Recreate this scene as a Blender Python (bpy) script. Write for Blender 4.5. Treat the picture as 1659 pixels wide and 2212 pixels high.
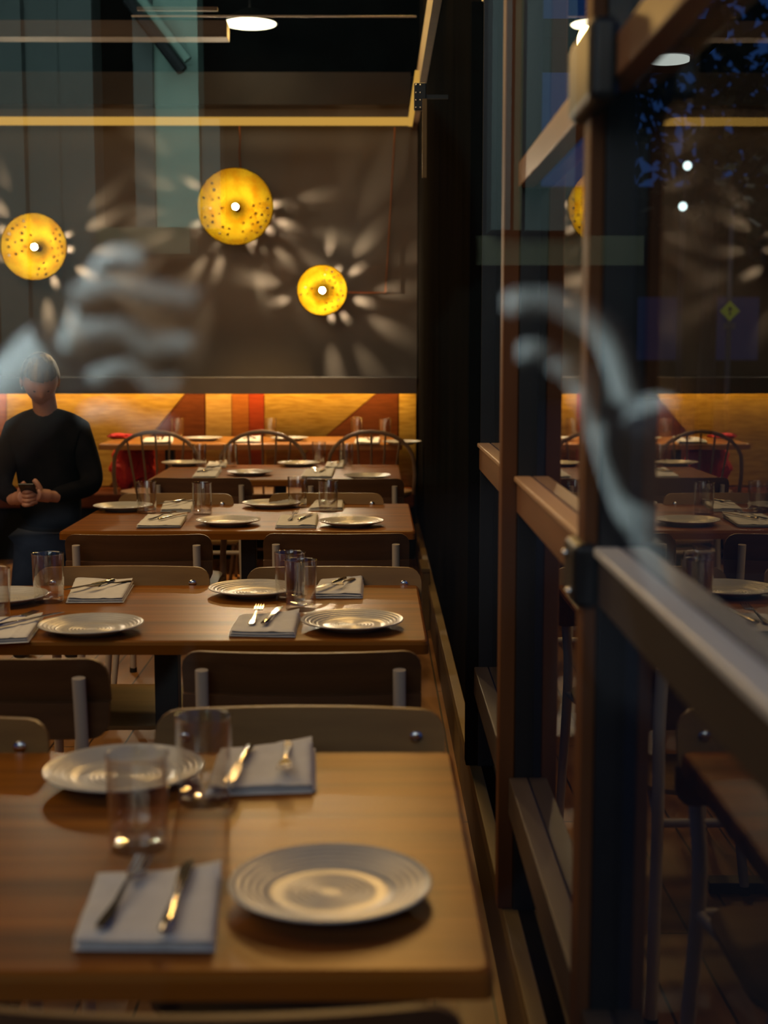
import bpy, bmesh, math, random
from mathutils import Vector, Matrix, noise
random.seed(7)
S = bpy.context.scene
COL = S.collection
PI = math.pi
for o in list(bpy.data.objects): bpy.data.objects.remove(o)

# ------------------------------------------------------------------ camera
W, H = 1659, 2212
F = 2950.0                       # focal length in pixels of the full frame
CAMZ = 1.42
VX, VY = 810.0, 757.0            # where the room's depth direction vanishes
cam_d = bpy.data.cameras.new('camera'); cam = bpy.data.objects.new('camera', cam_d); COL.objects.link(cam)
S.camera = cam
cam_d.sensor_fit = 'VERTICAL'; cam_d.sensor_height = 36.0; cam_d.sensor_width = 27.0
cam_d.lens = 36.0 * F / H
pitch = math.atan((H / 2 - VY) / F)
yaw = math.atan((W / 2 - VX) / F)
cam.location = (0, 0, CAMZ)
cam.rotation_euler = (PI / 2 - pitch, 0, -yaw)
cam_d.clip_start = 0.02; cam_d.clip_end = 200
cam_d.dof.use_dof = True; cam_d.dof.focus_distance = 4.3; cam_d.dof.aperture_fstop = 3.3
CR = cam.rotation_euler.to_matrix()
def ray(px, py):
    return (CR @ Vector(((px - W / 2) / F, -(py - H / 2) / F, -1))).normalized()
def at_z(px, py, z):
    r = ray(px, py); t = (z - CAMZ) / r.z
    return Vector((r.x * t, r.y * t, z))
def at_y(px, py, y):
    r = ray(px, py); t = y / r.y
    return Vector((r.x * t, y, CAMZ + r.z * t))

# ------------------------------------------------------------------ world, exposure
S.view_settings.view_transform = 'Standard'; S.view_settings.look = 'None'
S.view_settings.gamma = 1; S.view_settings.use_curve_mapping = False
S.view_settings.exposure = 0.0
wd = bpy.data.worlds.new('dusk'); S.world = wd; wd.use_nodes = True
wn = wd.node_tree.nodes; wl = wd.node_tree.links
bg = wn['Background']; bg.inputs[0].default_value = (0.035, 0.11, 0.38, 1); bg.inputs[1].default_value = 0.30

# ------------------------------------------------------------------ lights of the room
def light(kind, name, loc, power, color, aim=None, **kw):
    l = bpy.data.lights.new(name, kind); l.energy = power; l.color = color
    for k, v in kw.items(): setattr(l, k, v)
    o = bpy.data.objects.new(name, l); COL.objects.link(o); o.location = loc
    if aim is not None:
        o.rotation_euler = (Vector(aim) - Vector(loc)).to_track_quat('-Z', 'Y').to_euler()
    return o
WARM = (1.0, 0.56, 0.16)
LAMP_POS = at_y(540, 52, 9.3)
light('SPOT', 'dome_lamp_light', (LAMP_POS.x, 9.3, LAMP_POS.z - 0.10), 85, WARM, (-0.5, 4.2, 0.7), spot_size=math.radians(130), spot_blend=1.0, shadow_soft_size=0.12)
light('SPOT', 'table_fill_a', (0.10, 6.4, 3.7), 130, WARM, (-0.35, 2.6, 0.7), spot_size=math.radians(110), spot_blend=1.0, shadow_soft_size=0.25)  # added unseen spot, lights the tables from beyond and throws shadows left
light('SPOT', 'table_fill_b', (0.05, 8.9, 3.8), 110, WARM, (-0.35, 5.8, 0.7), spot_size=math.radians(100), spot_blend=1.0, shadow_soft_size=0.2)  # second added spot for the tables, also out of view
light('SPOT', 'long_table_fill', (-0.8, 8.95, 3.25), 470, (1, .58, .2), (-0.8, 9.0, 0.8), spot_size=math.radians(58), spot_blend=0.8, shadow_soft_size=0.08)  # added unseen spot that brightens the long table's top
light('SPOT', 'post_fill', (-1.3, 2.3, 3.9), 110, (1, .60, .26), (.30, 2.35, 1.95), spot_size=math.radians(36), spot_blend=0.9, shadow_soft_size=0.08)  # added unseen spot, warms the upper part of the window posts
light('AREA', 'room_fill', (-2.0, 4.6, 4.1), 140, (1.0, 0.69, 0.37), (-0.8, 6.0, 0), shape='RECTANGLE', size=3.0, size_y=6.0)
light('AREA', 'street_dusk', (-1.2, -2.5, 3.6), 42, (0.88, 0.95, 1.0), (-0.3, 1.8, 0.8), shape='RECTANGLE', size=3.0, size_y=2.0)
light('AREA', 'banquette_strip_light', (-1.65, 9.56, 1.205), 17, (1.0, 0.56, 0.13), None, shape='RECTANGLE', size=3.8, size_y=0.03)
# light that falls on the far side of the street and on the photographer, never into the room
light('AREA', 'facade_fill', (-1.0, -4.6, 3.6), 330, (0.70, 1.0, 0.92), (-1.0, -9.0, 3.4), shape='RECTANGLE', size=4.0, size_y=2.0)  # added area light without a fitting, brightens the mirrored facade
light('SPOT', 'hand_fill', (-1.7, 0.30, 1.95), 900, (0.72, 0.95, 1.0), (-0.02, -0.06, 1.38), spot_size=math.radians(16), spot_blend=0.6, shadow_soft_size=0.05)  # added spot without a fitting, brightens the photographer's hands in the reflection

# ------------------------------------------------------------------ material helpers
def mat(name, color=(.5, .5, .5), rough=.5, metal=0, spec=.5, coat=0, emit=None, estr=0, sheen=0):
    m = bpy.data.materials.new(name); m.use_nodes = True
    p = m.node_tree.nodes['Principled BSDF']
    p.inputs['Base Color'].default_value = (*color, 1); p.inputs['Roughness'].default_value = rough
    p.inputs['Metallic'].default_value = metal; p.inputs['Specular IOR Level'].default_value = spec
    p.inputs['Coat Weight'].default_value = coat; p.inputs['Coat Roughness'].default_value = .12
    if emit: p.inputs['Emission Color'].default_value = (*emit, 1); p.inputs['Emission Strength'].default_value = estr
    if sheen: p.inputs['Sheen Weight'].default_value = sheen
    return m
def N(m, t, **kw):
    n = m.node_tree.nodes.new(t)
    for k, v in kw.items(): setattr(n, k, v)
    return n
def L(m, a, b): m.node_tree.links.new(a, b)
def noise_mat(name, c1, c2, scale=(4, 4, 4), detail=5, rough=.5, bump=0, coat=0, lo=.3, hi=.7, nscale=1.0, rvar=0, spec=.5, obj=True, distort=0.0):
    m = mat(name, c1, rough, coat=coat, spec=spec); p = m.node_tree.nodes['Principled BSDF']
    tc = N(m, 'ShaderNodeTexCoord'); mp = N(m, 'ShaderNodeMapping'); mp.inputs['Scale'].default_value = scale
    L(m, tc.outputs['Object'], mp.inputs[0])
    nz = N(m, 'ShaderNodeTexNoise'); nz.inputs['Scale'].default_value = nscale; nz.inputs['Detail'].default_value = detail
    nz.inputs['Distortion'].default_value = distort
    L(m, mp.outputs[0], nz.inputs['Vector'])
    r = N(m, 'ShaderNodeValToRGB'); r.color_ramp.elements[0].position = lo; r.color_ramp.elements[1].position = hi
    r.color_ramp.elements[0].color = (*c1, 1); r.color_ramp.elements[1].color = (*c2, 1)
    L(m, nz.outputs[0], r.inputs[0]); L(m, r.outputs[0], p.inputs['Base Color'])
    if bump:
        b = N(m, 'ShaderNodeBump'); b.inputs['Strength'].default_value = bump; b.inputs['Distance'].default_value = .004
        L(m, nz.outputs[0], b.inputs['Height']); L(m, b.outputs[0], p.inputs['Normal'])
    if rvar:
        mr = N(m, 'ShaderNodeMapRange'); mr.inputs['To Min'].default_value = rough - rvar; mr.inputs['To Max'].default_value = rough + rvar
        L(m, nz.outputs[0], mr.inputs[0]); L(m, mr.outputs[0], p.inputs['Roughness'])
    return m
def pane_mat(name, f0, tint=(1, 1, 1), rough=0.0, ripple=0.0, power=5):
    """thin clear pane: Schlick mix of straight transmission and mirror reflection"""
    m = bpy.data.materials.new(name); m.use_nodes = True; nt = m.node_tree; nt.nodes.clear()
    g = N(m, 'ShaderNodeNewGeometry'); d = N(m, 'ShaderNodeVectorMath', operation='DOT_PRODUCT')
    L(m, g.outputs['Normal'], d.inputs[0]); L(m, g.outputs['Incoming'], d.inputs[1])
    a = N(m, 'ShaderNodeMath', operation='ABSOLUTE'); L(m, d.outputs['Value'], a.inputs[0])
    s = N(m, 'ShaderNodeMath', operation='SUBTRACT'); s.inputs[0].default_value = 1; L(m, a.outputs[0], s.inputs[1])
    p = N(m, 'ShaderNodeMath', operation='POWER'); L(m, s.outputs[0], p.inputs[0]); p.inputs[1].default_value = power
    ma = N(m, 'ShaderNodeMath', operation='MULTIPLY_ADD'); L(m, p.outputs[0], ma.inputs[0]); ma.inputs[1].default_value = 1 - f0; ma.inputs[2].default_value = f0
    t = N(m, 'ShaderNodeBsdfTransparent'); t.inputs[0].default_value = (*tint, 1)
    gl = N(m, 'ShaderNodeBsdfGlossy'); gl.inputs['Roughness'].default_value = rough; gl.inputs['Color'].default_value = (1, 1, 1, 1)
    if ripple:
        tc = N(m, 'ShaderNodeTexCoord'); nz = N(m, 'ShaderNodeTexNoise'); nz.inputs['Scale'].default_value = 5; nz.inputs['Detail'].default_value = 1
        L(m, tc.outputs['Object'], nz.inputs['Vector'])
        b = N(m, 'ShaderNodeBump'); b.inputs['Strength'].default_value = ripple; b.inputs['Distance'].default_value = .002
        L(m, nz.outputs[0], b.inputs['Height']); L(m, b.outputs[0], gl.inputs['Normal'])
    mx = N(m, 'ShaderNodeMixShader'); L(m, ma.outputs[0], mx.inputs[0]); L(m, t.outputs[0], mx.inputs[1]); L(m, gl.outputs[0], mx.inputs[2])
    o = N(m, 'ShaderNodeOutputMaterial'); L(m, mx.outputs[0], o.inputs[0])
    return m
def emis(name, color, strength):
    m = bpy.data.materials.new(name); m.use_nodes = True; m.node_tree.nodes.clear()
    e = N(m, 'ShaderNodeEmission'); e.inputs[0].default_value = (*color, 1); e.inputs[1].default_value = strength
    o = N(m, 'ShaderNodeOutputMaterial'); L(m, e.outputs[0], o.inputs[0]); return m
def weave(name, c1, c2, scale=160):
    m = noise_mat(name, c1, c2, scale=(9, 9, 60), rough=.9, lo=.35, hi=.65, spec=.2)
    p = m.node_tree.nodes['Principled BSDF']
    tc = N(m, 'ShaderNodeTexCoord'); w = N(m, 'ShaderNodeTexWave'); w.inputs['Scale'].default_value = scale; w.inputs['Distortion'].default_value = 3
    L(m, tc.outputs['Object'], w.inputs['Vector'])
    b = N(m, 'ShaderNodeBump'); b.inputs['Strength'].default_value = .5; b.inputs['Distance'].default_value = .004
    L(m, w.outputs['Fac'], b.inputs['Height']); L(m, b.outputs[0], p.inputs['Normal'])
    return m

M = {}
M['table'] = noise_mat('table_wood', (.055, .015, .002), (.36, .118, .008), scale=(.7, 24, 6), rough=.34, coat=0, bump=.03, spec=.20, lo=.22, hi=.78, distort=.12)
M['table_edge'] = M['table']
M['table'].node_tree.nodes['Principled BSDF'].inputs['Specular Tint'].default_value = (1, .60, .22, 1)
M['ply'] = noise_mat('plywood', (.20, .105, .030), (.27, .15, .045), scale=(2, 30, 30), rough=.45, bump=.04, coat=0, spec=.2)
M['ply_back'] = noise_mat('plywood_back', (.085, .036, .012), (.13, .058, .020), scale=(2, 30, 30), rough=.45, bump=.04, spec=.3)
M['ply_light'] = noise_mat('plywood_light', (.26, .17, .085), (.32, .215, .11), scale=(2, 30, 30), rough=.42, bump=.04)
M['tube'] = mat('painted_tube', (.50, .42, .33), .42)
M['foot'] = mat('rubber', (.01, .01, .01), .6)
M['steel'] = mat('steel', (.62, .58, .54), .16, metal=1)
M['bolt'] = mat('bolt_steel', (.8, .8, .8), .2, metal=1)
M['plate'] = noise_mat('plate_glaze', (.46, .44, .40), (.52, .50, .455), scale=(20, 20, 20), rough=.27, coat=0, spec=.42)
M['napkin'] = noise_mat('napkin_cloth', (.66, .65, .63), (.74, .73, .71), scale=(40, 40, 40), rough=.9, bump=.25, spec=.2)
M['black'] = noise_mat('black_steel', (.006, .007, .009), (.012, .013, .016), rough=.45)
M['wood_post'] = noise_mat('post_wood', (.11, .038, .010), (.17, .062, .017), scale=(14, 14, 1.5), rough=.6, spec=.2, bump=.1)
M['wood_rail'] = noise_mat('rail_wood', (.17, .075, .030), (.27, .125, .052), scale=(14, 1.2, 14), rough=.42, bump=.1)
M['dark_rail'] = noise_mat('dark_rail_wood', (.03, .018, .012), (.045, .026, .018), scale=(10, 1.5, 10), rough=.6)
M['tan_rail_highlight'] = noise_mat('tan_rail_highlight', (.45, .27, .14), (.55, .34, .19), scale=(10, 1.5, 10), rough=.5)  # tone of the light along the rail tops, put into the colour
M['pale_rail_highlight'] = noise_mat('pale_rail_highlight', (.68, .68, .66), (.76, .76, .74), scale=(10, 1.5, 10), rough=.4)
M['gold_wood'] = noise_mat('sill_wood', (.13, .08, .022), (.19, .12, .034), scale=(10, 1.5, 10), rough=.5)
M['grey_rail'] = noise_mat('grey_rail', (.07, .048, .035), (.10, .072, .052), scale=(10, 1.5, 10), rough=.5, spec=.3)
M['wall'] = noise_mat('wall_plaster', (.185, .152, .128), (.225, .188, .160), scale=(1.5, 1.5, 1.5), rough=.85, bump=.1)
M['dark_wall'] = noise_mat('dark_wall', (.006, .005, .004), (.010, .008, .006), scale=(3, 3, 1), rough=1, spec=0)
M['ledge'] = noise_mat('ledge_paint', (.05, .046, .045), (.065, .06, .058), rough=.5)
M['ceiling'] = noise_mat('ceiling_paint', (.005, .0035, .003), (.008, .006, .005), rough=1, spec=0)
M['beam'] = noise_mat('beam_wood', (.07, .035, .013), (.10, .05, .02), scale=(1.5, 14, 14), rough=.6)
M['led'] = emis('led_glow', (1.0, .54, .10), 0.62)
M['shade'] = noise_mat('lamp_enamel', (.033, .0150, .0002), (.043, .0265, .0008), scale=(9, 9, 9), rough=.9, lo=.35, hi=.6, nscale=1.2, spec=0)
M['shade_out'] = mat('lamp_outside', (.12, .08, .02), .5)
M['bulb'] = emis('bulb_glow', (1.0, .80, .52), 3200)
M['dome_in'] = emis('dome_lamp_glow', (1.0, .88, .58), 5)
M['dome'] = mat('dome_metal', (.03, .03, .03), .4)
M['cord'] = mat('red_cord', (.30, .06, .03), .6)
M['copper'] = mat('copper_pipe', (.55, .22, .12), .35, metal=1)
M['fab_yellow'] = weave('tweed_yellow', (.42, .25, .045), (.60, .39, .09))
M['fab_tan'] = weave('tweed_tan', (.42, .25, .08), (.55, .35, .12))
M['fab_brown'] = weave('fabric_brown', (.11, .026, .006), (.15, .038, .010))
M['fab_rust'] = weave('fabric_rust', (.32, .10, .018), (.40, .135, .025))
M['fab_red'] = weave('fabric_red', (.30, .035, .010), (.36, .05, .014))
M['red_coat'] = noise_mat('red_cloth', (.45, .012, .010), (.62, .025, .018), scale=(6, 6, 6), rough=.8)
M['bentwood'] = noise_mat('bentwood', (.15, .085, .045), (.20, .12, .065), scale=(10, 10, 10), rough=.4)
M['skin'] = noise_mat('skin', (.48, .22, .15), (.54, .27, .18), scale=(12, 12, 12), rough=.5)
M['hair'] = noise_mat('hair', (.06, .035, .018), (.26, .16, .06), scale=(30, 30, 4), rough=.5, lo=.45, hi=.75)
M['shaded_head'] = noise_mat('darkened_skin', (.02, .015, .012), (.03, .022, .018), rough=.9, spec=.1)
M['jacket'] = noise_mat('black_cloth', (.006, .006, .008), (.012, .011, .013), scale=(10, 10, 10), rough=1, spec=.05)
M['jeans'] = noise_mat('navy_cloth', (.010, .014, .030), (.016, .022, .045), scale=(14, 14, 14), rough=1, spec=.05)
M['phone'] = mat('phone_black', (.01, .01, .012), .15)
M['facade'] = noise_mat('facade_dark', (.004, .005, .005), (.007, .008, .008), rough=1, spec=0)
M['pilaster'] = noise_mat('pilaster_teal', (.20, .30, .26), (.25, .36, .31), scale=(2, 2, .6), rough=.7)
M['pilaster_b'] = noise_mat('pilaster_grey', (.060, .076, .076), (.08, .097, .097), scale=(2, 2, .6), rough=.7)
M['facade_olive'] = noise_mat('facade_beam', (.085, .075, .04), (.11, .095, .05), rough=.7)
M['asphalt'] = noise_mat('asphalt', (.010, .010, .011), (.018, .018, .02), scale=(8, 8, 8), rough=.8)
M['leaf'] = noise_mat('dark_leaves', (.010, .016, .008), (.02, .03, .014), scale=(3, 3, 3), rough=.8)
M['bark'] = mat('bark', (.02, .015, .012), .9)
M['pole'] = mat('galvanised_pole', (.07, .075, .085), .6)
M['sign'] = mat('sign_yellow', (.55, .62, .04), .5)
M['signb'] = mat('sign_black', (.01, .01, .01), .5)
M['glass_front'] = pane_mat('front_glass', .13, (.97, .985, .98))
M['glass_side'] = pane_mat('side_glass', .12, (.93, .96, .97), ripple=.05)
M['tumbler'] = pane_mat('tumbler_glass', .10, (.972, .972, .965), power=2.8)
gb = bpy.data.materials.new('tumbler_base'); gb.use_nodes = True
pp = gb.node_tree.nodes['Principled BSDF']; pp.inputs['Transmission Weight'].default_value = 1; pp.inputs['Roughness'].default_value = .02; pp.inputs['IOR'].default_value = 1.5
M['tumbler_base'] = gb

# floor planks
fm = noise_mat('floor_boards', (.20, .078, .020), (.48, .225, .070), scale=(9, 1.3, 3), rough=.38, rvar=.12, bump=.15, lo=.25, hi=.75, distort=1.2)
p = fm.node_tree.nodes['Principled BSDF']
tc = N(fm, 'ShaderNodeTexCoord'); br = N(fm, 'ShaderNodeTexBrick'); br.inputs['Scale'].default_value = 1
mp = N(fm, 'ShaderNodeMapping'); mp.inputs['Rotation'].default_value = (0, 0, PI / 2)
br.inputs['Brick Width'].default_value = 1.6; br.inputs['Row Height'].default_value = .13; br.inputs['Mortar Size'].default_value = .004
br.inputs['Color1'].default_value = (1, 1, 1, 1); br.inputs['Color2'].default_value = (.62, .6, .58, 1); br.inputs['Mortar'].default_value = (.08, .06, .05, 1)
L(fm, tc.outputs['Object'], mp.inputs[0]); L(fm, mp.outputs[0], br.inputs['Vector'])
old = p.inputs['Base Color'].links[0].from_socket
mx = N(fm, 'ShaderNodeMixRGB', blend_type='MULTIPLY'); mx.inputs[0].default_value = 1
L(fm, old, mx.inputs[1]); L(fm, br.outputs[0], mx.inputs[2]); L(fm, mx.outputs[0], p.inputs['Base Color'])
M['floor'] = fm

# ------------------------------------------------------------------ mesh helpers
def obj(name, bm, m, parent=None, smooth=True, bevel=0, loc=None, angle=35):
    me = bpy.data.meshes.new(name)
    bmesh.ops.recalc_face_normals(bm, faces=bm.faces[:])
    bm.to_mesh(me); bm.free()
    if smooth:
        for f in me.polygons: f.use_smooth = True
        me.set_sharp_from_angle(angle=math.radians(angle))
    for x in (m if isinstance(m, (list, tuple)) else [m]): me.materials.append(x)
    o = bpy.data.objects.new(name, me); COL.objects.link(o)
    if parent: o.parent = parent
    if loc is not None: o.location = loc
    if bevel:
        b = o.modifiers.new('bevel', 'BEVEL'); b.width = bevel; b.segments = 2; b.limit_method = 'ANGLE'; b.harden_normals = True
    return o
def thing(name, label, cat, loc=(0, 0, 0), rz=0, group=None):
    o = bpy.data.objects.new(name, None); COL.objects.link(o); o.empty_display_size = .05
    o.location = loc; o.rotation_euler = (0, 0, rz); tag(o, label, cat, group); return o
def tag(o, label, cat, group=None):
    o['label'] = label; o['category'] = cat
    if group: o['group'] = group
    return o
def struct(o): o['kind'] = 'structure'; return o
def dup(root, loc, rz, label, group=None):
    r = root.copy(); COL.objects.link(r); r.location = loc; r.rotation_euler = (0, 0, rz); r['label'] = label
    if group: r['group'] = group
    for ch in list(root.children):
        c = ch.copy(); COL.objects.link(c); c.parent = r
        for g in list(ch.children):
            d = g.copy(); COL.objects.link(d); d.parent = c
    return r
def box(bm, x0, x1, y0, y1, z0, z1):
    v = [bm.verts.new((x, y, z)) for z in (z0, z1) for y in (y0, y1) for x in (x0, x1)]
    for f in ((0, 2, 3, 1), (4, 5, 7, 6), (0, 1, 5, 4), (2, 6, 7, 3), (0, 4, 6, 2), (1, 3, 7, 5)): bm.faces.new([v[i] for i in f])
    return v
def B(x0, x1, y0, y1, z0, z1):
    bm = bmesh.new(); box(bm, x0, x1, y0, y1, z0, z1); return bm
def tube(bm, pts, r, seg=12, caps=True):
    pts = [Vector(p) for p in pts]; n = len(pts)
    rr = r if isinstance(r, (list, tuple)) else [r] * n
    t0 = (pts[1] - pts[0]).normalized(); up = Vector((0, 0, 1)) if abs(t0.z) < .9 else Vector((1, 0, 0))
    a = t0.cross(up).normalized(); rings = []
    for i, p in enumerate(pts):
        t = (pts[min(i + 1, n - 1)] - pts[max(i - 1, 0)]).normalized()
        a = (a - t * a.dot(t)).normalized(); b = t.cross(a)
        rings.append([bm.verts.new(p + (a * math.cos(2 * PI * k / seg) + b * math.sin(2 * PI * k / seg)) * rr[i]) for k in range(seg)])
    for i in range(n - 1):
        for k in range(seg): bm.faces.new((rings[i][k], rings[i][(k + 1) % seg], rings[i + 1][(k + 1) % seg], rings[i + 1][k]))
    if caps: bm.faces.new(rings[0][::-1]); bm.faces.new(rings[-1])
def lathe(bm, prof, seg=48, c=(0, 0, 0)):
    rings = []
    for r, z in prof:
        if r < 1e-6: rings.append([bm.verts.new((c[0], c[1], c[2] + z))])
        else: rings.append([bm.verts.new((c[0] + r * math.cos(2 * PI * k / seg), c[1] + r * math.sin(2 * PI * k / seg), c[2] + z)) for k in range(seg)])
    for A, Bq in zip(rings, rings[1:]):
        for k in range(seg):
            q = [A[k % len(A)], A[(k + 1) % len(A)], Bq[(k + 1) % len(Bq)], Bq[k % len(Bq)]]
            u = []
            for v in q:
                if v not in u: u.append(v)
            if len(u) > 2: bm.faces.new(u)
def rrect(w, h, r, n=6):
    out = []
    for cx, cy, a0 in ((w / 2 - r, h / 2 - r, 0), (-w / 2 + r, h / 2 - r, 90), (-w / 2 + r, -h / 2 + r, 180), (w / 2 - r, -h / 2 + r, 270)):
        for k in range(n + 1):
            a = math.radians(a0 + 90 * k / n); out.append((cx + r * math.cos(a), cy + r * math.sin(a)))
    return out
def smoothpath(pts, n=8):
    P = [Vector(p) for p in pts]; out = []
    P = [P[0] * 2 - P[1]] + P + [P[-1] * 2 - P[-2]]
    for i in range(1, len(P) - 2):
        for k in range(n):
            t = k / n; a, b, c, d = P[i - 1:i + 3]
            out.append(.5 * ((2 * b) + (c - a) * t + (2 * a - 5 * b + 4 * c - d) * t * t + (3 * b - a - 3 * c + d) * t ** 3))
    out.append(P[-2]); return out

# ------------------------------------------------------------------ room shell
GX = 0.32          # plane of the side glazing
YB = 9.95          # back wall
YF = 0.40          # front window
ZC = 4.3
XL = -4.2
struct(obj('floor', B(XL, GX + .1, YF - .05, YB + .1, -.06, 0), M['floor'], smooth=False))
struct(obj('ceiling', B(XL - .2, GX + .1, YF - .05, YB + .3, ZC, ZC + .1), M['ceiling'], smooth=False))
struct(obj('wall_back', B(XL - .1, GX + .1, YB, YB + .15, 0, ZC), M['wall'], smooth=False))
struct(obj('wall_left', B(XL - .15, XL, YF, YB, 0, ZC), M['dark_wall'], smooth=False))
# opaque dark stretch of the right wall behind the third post
struct(obj('wall_right', B(GX - .015, GX + .08, 3.86, YB, 0.0, ZC), M['dark_wall'], smooth=False))
struct(obj('ground', B(-30, 60, -20, 80, -.30, -.07), M['asphalt'], smooth=False))
# back-wall band below the ceiling, its lit golden strip and the strip's return along the right wall
struct(obj('trim_1', B(XL, .25, 9.78, YB, 3.12, 3.34), noise_mat('band_paint', (.06, .04, .022), (.08, .055, .032), rough=.6), smooth=False))
struct(obj('trim_9', B(XL, GX - .016, YB - .02, YB, 3.345, ZC), M['ceiling'], smooth=False))
z0 = at_y(400, 270, 9.76).z; z1 = at_y(400, 253, 9.76).z
struct(obj('trim_2', B(XL, .235, 9.75, 9.78, z0, z1), M['led'], smooth=False))
struct(obj('trim_3', B(.235, .262, 8.2, 9.78, z0 - .005, z1 + .01), M['led'], smooth=False))
struct(obj('trim_4', B(.262, .302, 5.9, YB, z0, z1 + .12), M['beam'], smooth=False))
# ledge over the banquette
zl = at_y(500, 815, 9.50).z
bm = bmesh.new(); box(bm, XL, .29, 9.50, 9.515, zl - .115, zl); box(bm, XL, .29, 9.515, YB, zl - .018, zl)
struct(obj('trim_5', bm, M['ledge'], bevel=.003))

# side glazing: one pane per bay, posts and rails
POSTS = [1.765, 2.78, 3.79]
def post(y, n):
    e = thing('window_post', ['wood-faced black steel window post, nearest and widest on the right', 'second window post from the camera, wood face towards the room', 'third window post, dark, where the glass wall ends'][n], 'post', (GX, y, 0))
    b = bmesh.new(); box(b, -.028, .012, 0, .075, 0, ZC); obj('steel_mullion', b, M['black'], e, bevel=.003)
    b = bmesh.new(); box(b, -.047 if n == 0 else -.061, -.0282, .004, .06, 0.24, 2.35); obj('wood_facing', b, M['wood_post'] if n < 2 else M['dark_wall'], e, bevel=.003)
    # iron corner bracket where the upper rail meets the post
    if n == 0:
        b = bmesh.new(); box(b, -.066, -.0285, -.10, .085, 1.715, 1.815)
        obj('corner_plate', b, M['black'], e, bevel=.012)
        b = bmesh.new(); box(b, -.062, -.0285, -.012, .085, 1.085, 1.170)
        obj('corner_plate', b, M['black'], e, bevel=.010)
        for yy, zz in ((.01, 1.105), (.05, 1.15)):
            b = bmesh.new(); bmesh.ops.create_uvsphere(b, u_segments=10, v_segments=6, radius=.006, matrix=Matrix.Translation((-.064, yy, zz))); obj('bolt', b, M['bolt'], e)
    return e
for n, y in enumerate(POSTS): post(y, n)
for i, (a, b_) in enumerate(((.43, POSTS[0]), (POSTS[0] + .075, POSTS[1]), (POSTS[1] + .075, POSTS[2]))):
    g = B(GX - .003, GX + .003, a, b_, .24, ZC)
    bm = bmesh.new(); vs = [bm.verts.new((GX, yy, zz)) for yy, zz in ((a, .24), (b_, .24), (b_, ZC), (a, ZC))]; bm.faces.new(vs); g.free()
    struct(obj('window_%d' % (i + 2), bm, M['glass_side'], smooth=False))
segs = [(.43, POSTS[0]), (POSTS[0] + .075, POSTS[1]), (POSTS[1] + .075, POSTS[2])]
RL = ['nearest stretch, running out of the frame', 'middle stretch between the two wood-faced posts', 'far stretch behind the second post']
for i, (a, b_) in enumerate(segs):
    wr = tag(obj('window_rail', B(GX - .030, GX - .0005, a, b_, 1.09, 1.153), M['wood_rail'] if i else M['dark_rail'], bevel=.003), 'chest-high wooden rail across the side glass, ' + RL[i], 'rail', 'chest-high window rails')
    obj('cap', B(GX - .036, GX - .0005, a, b_, 1.1535, 1.165), M['tan_rail_highlight'] if i else M['pale_rail_highlight'], wr, bevel=.003)  # added strip, the rail's top highlight is put into its colour
    if i < 2: tag(obj('transom_rail', B(GX - .034, GX - .0005, a, b_, 1.742, 1.792), M['wood_rail'], bevel=.003), 'upper wooden rail slanting across the side glass, ' + RL[i], 'rail', 'upper window rails')
    tag(obj('lower_rail', B(GX - .04, GX - .0005, a, b_, .45, .53), M['grey_rail'], bevel=.003), 'knee-high grey-brown rail on the side glass, ' + RL[i], 'rail', 'knee-high window rails')
struct(obj('trim_6', B(GX - .05, GX - .016, .43, YB, .20, .24), M['gold_wood'], bevel=.003))
struct(obj('baseboard_right', B(GX - .04, GX - .016, .43, YB, .0, .20), noise_mat('sill_panel', (.09, .055, .022), (.13, .08, .03), scale=(10, 1.5, 10), rough=.6), smooth=False))
struct(obj('trim_7', B(GX - .016, GX + .08, .43, 3.86, .0, .24), M['dark_wall'], smooth=False))
# small boxed pilasters standing on the floor against the right wall
for k, (px, py, w_, h_, lab) in enumerate(((912, 1362, .075, .30, 'olive painted boxed pipe casing by the wall beyond the second table'), (1003, 1690, .05, .16, 'small golden skirting block by the wall beside the nearest table'))):
    q = at_z(px, py, 0)
    e = thing('wall_block', lab, 'block', (q.x, q.y, 0))
    x1 = GX - .041 - q.x
    obj('block', B(0, x1, 0, .30, 0, h_), M['gold_wood'], e, bevel=.003)
    obj('cap', B(-.006, x1, -.006, .31, h_, h_ + .02), M['gold_wood'], e, bevel=.003)

# front window: the pane the photograph is taken through
bm = bmesh.new(); vs = [bm.verts.new(v) for v in ((XL, YF, .25), (GX + .06, YF, .25), (GX + .06, YF, ZC), (XL, YF, ZC))]; bm.faces.new(vs)
struct(obj('window_1', bm, M['glass_front'], smooth=False))
struct(obj('wall_front', B(XL, GX + .06, YF - .06, YF + .06, 0, .25), M['dark_wall'], smooth=False))

# ------------------------------------------------------------------ tables
TX0, TX1 = -1.19, .125
TZ = .755
ROWS = ['nearest', 'second', 'third', 'fourth']
tz = []
for yf, yb in ((2098, 1624), (1384, 1264), (1147, 1088), (1036, 1004)):
    tz.append((at_z(600, yf, TZ).y, at_z(600, yb, TZ).y))
def table_top(bm, x0, x1, y0, y1, z, th=.033, r=.012):
    pts = rrect(x1 - x0, y1 - y0, .014, 4)
    cx, cy = (x0 + x1) / 2, (y0 + y1) / 2
    prof = [(.000, z - th), (.004, z - th + .001), (.004, z - .010), (.001, z - .003), (-.004, z)]
    rings = [[bm.verts.new((cx + px + (dx if px > 0 else -dx), cy + py + (dx if py > 0 else -dx), zz)) for px, py in pts] for dx, zz in prof]
    n = len(pts)
    for A, Bq in zip(rings, rings[1:]):
        for k in range(n): bm.faces.new((A[k], A[(k + 1) % n], Bq[(k + 1) % n], Bq[k]))
    bm.faces.new(rings[0][::-1]); bm.faces.new(rings[-1])
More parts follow.
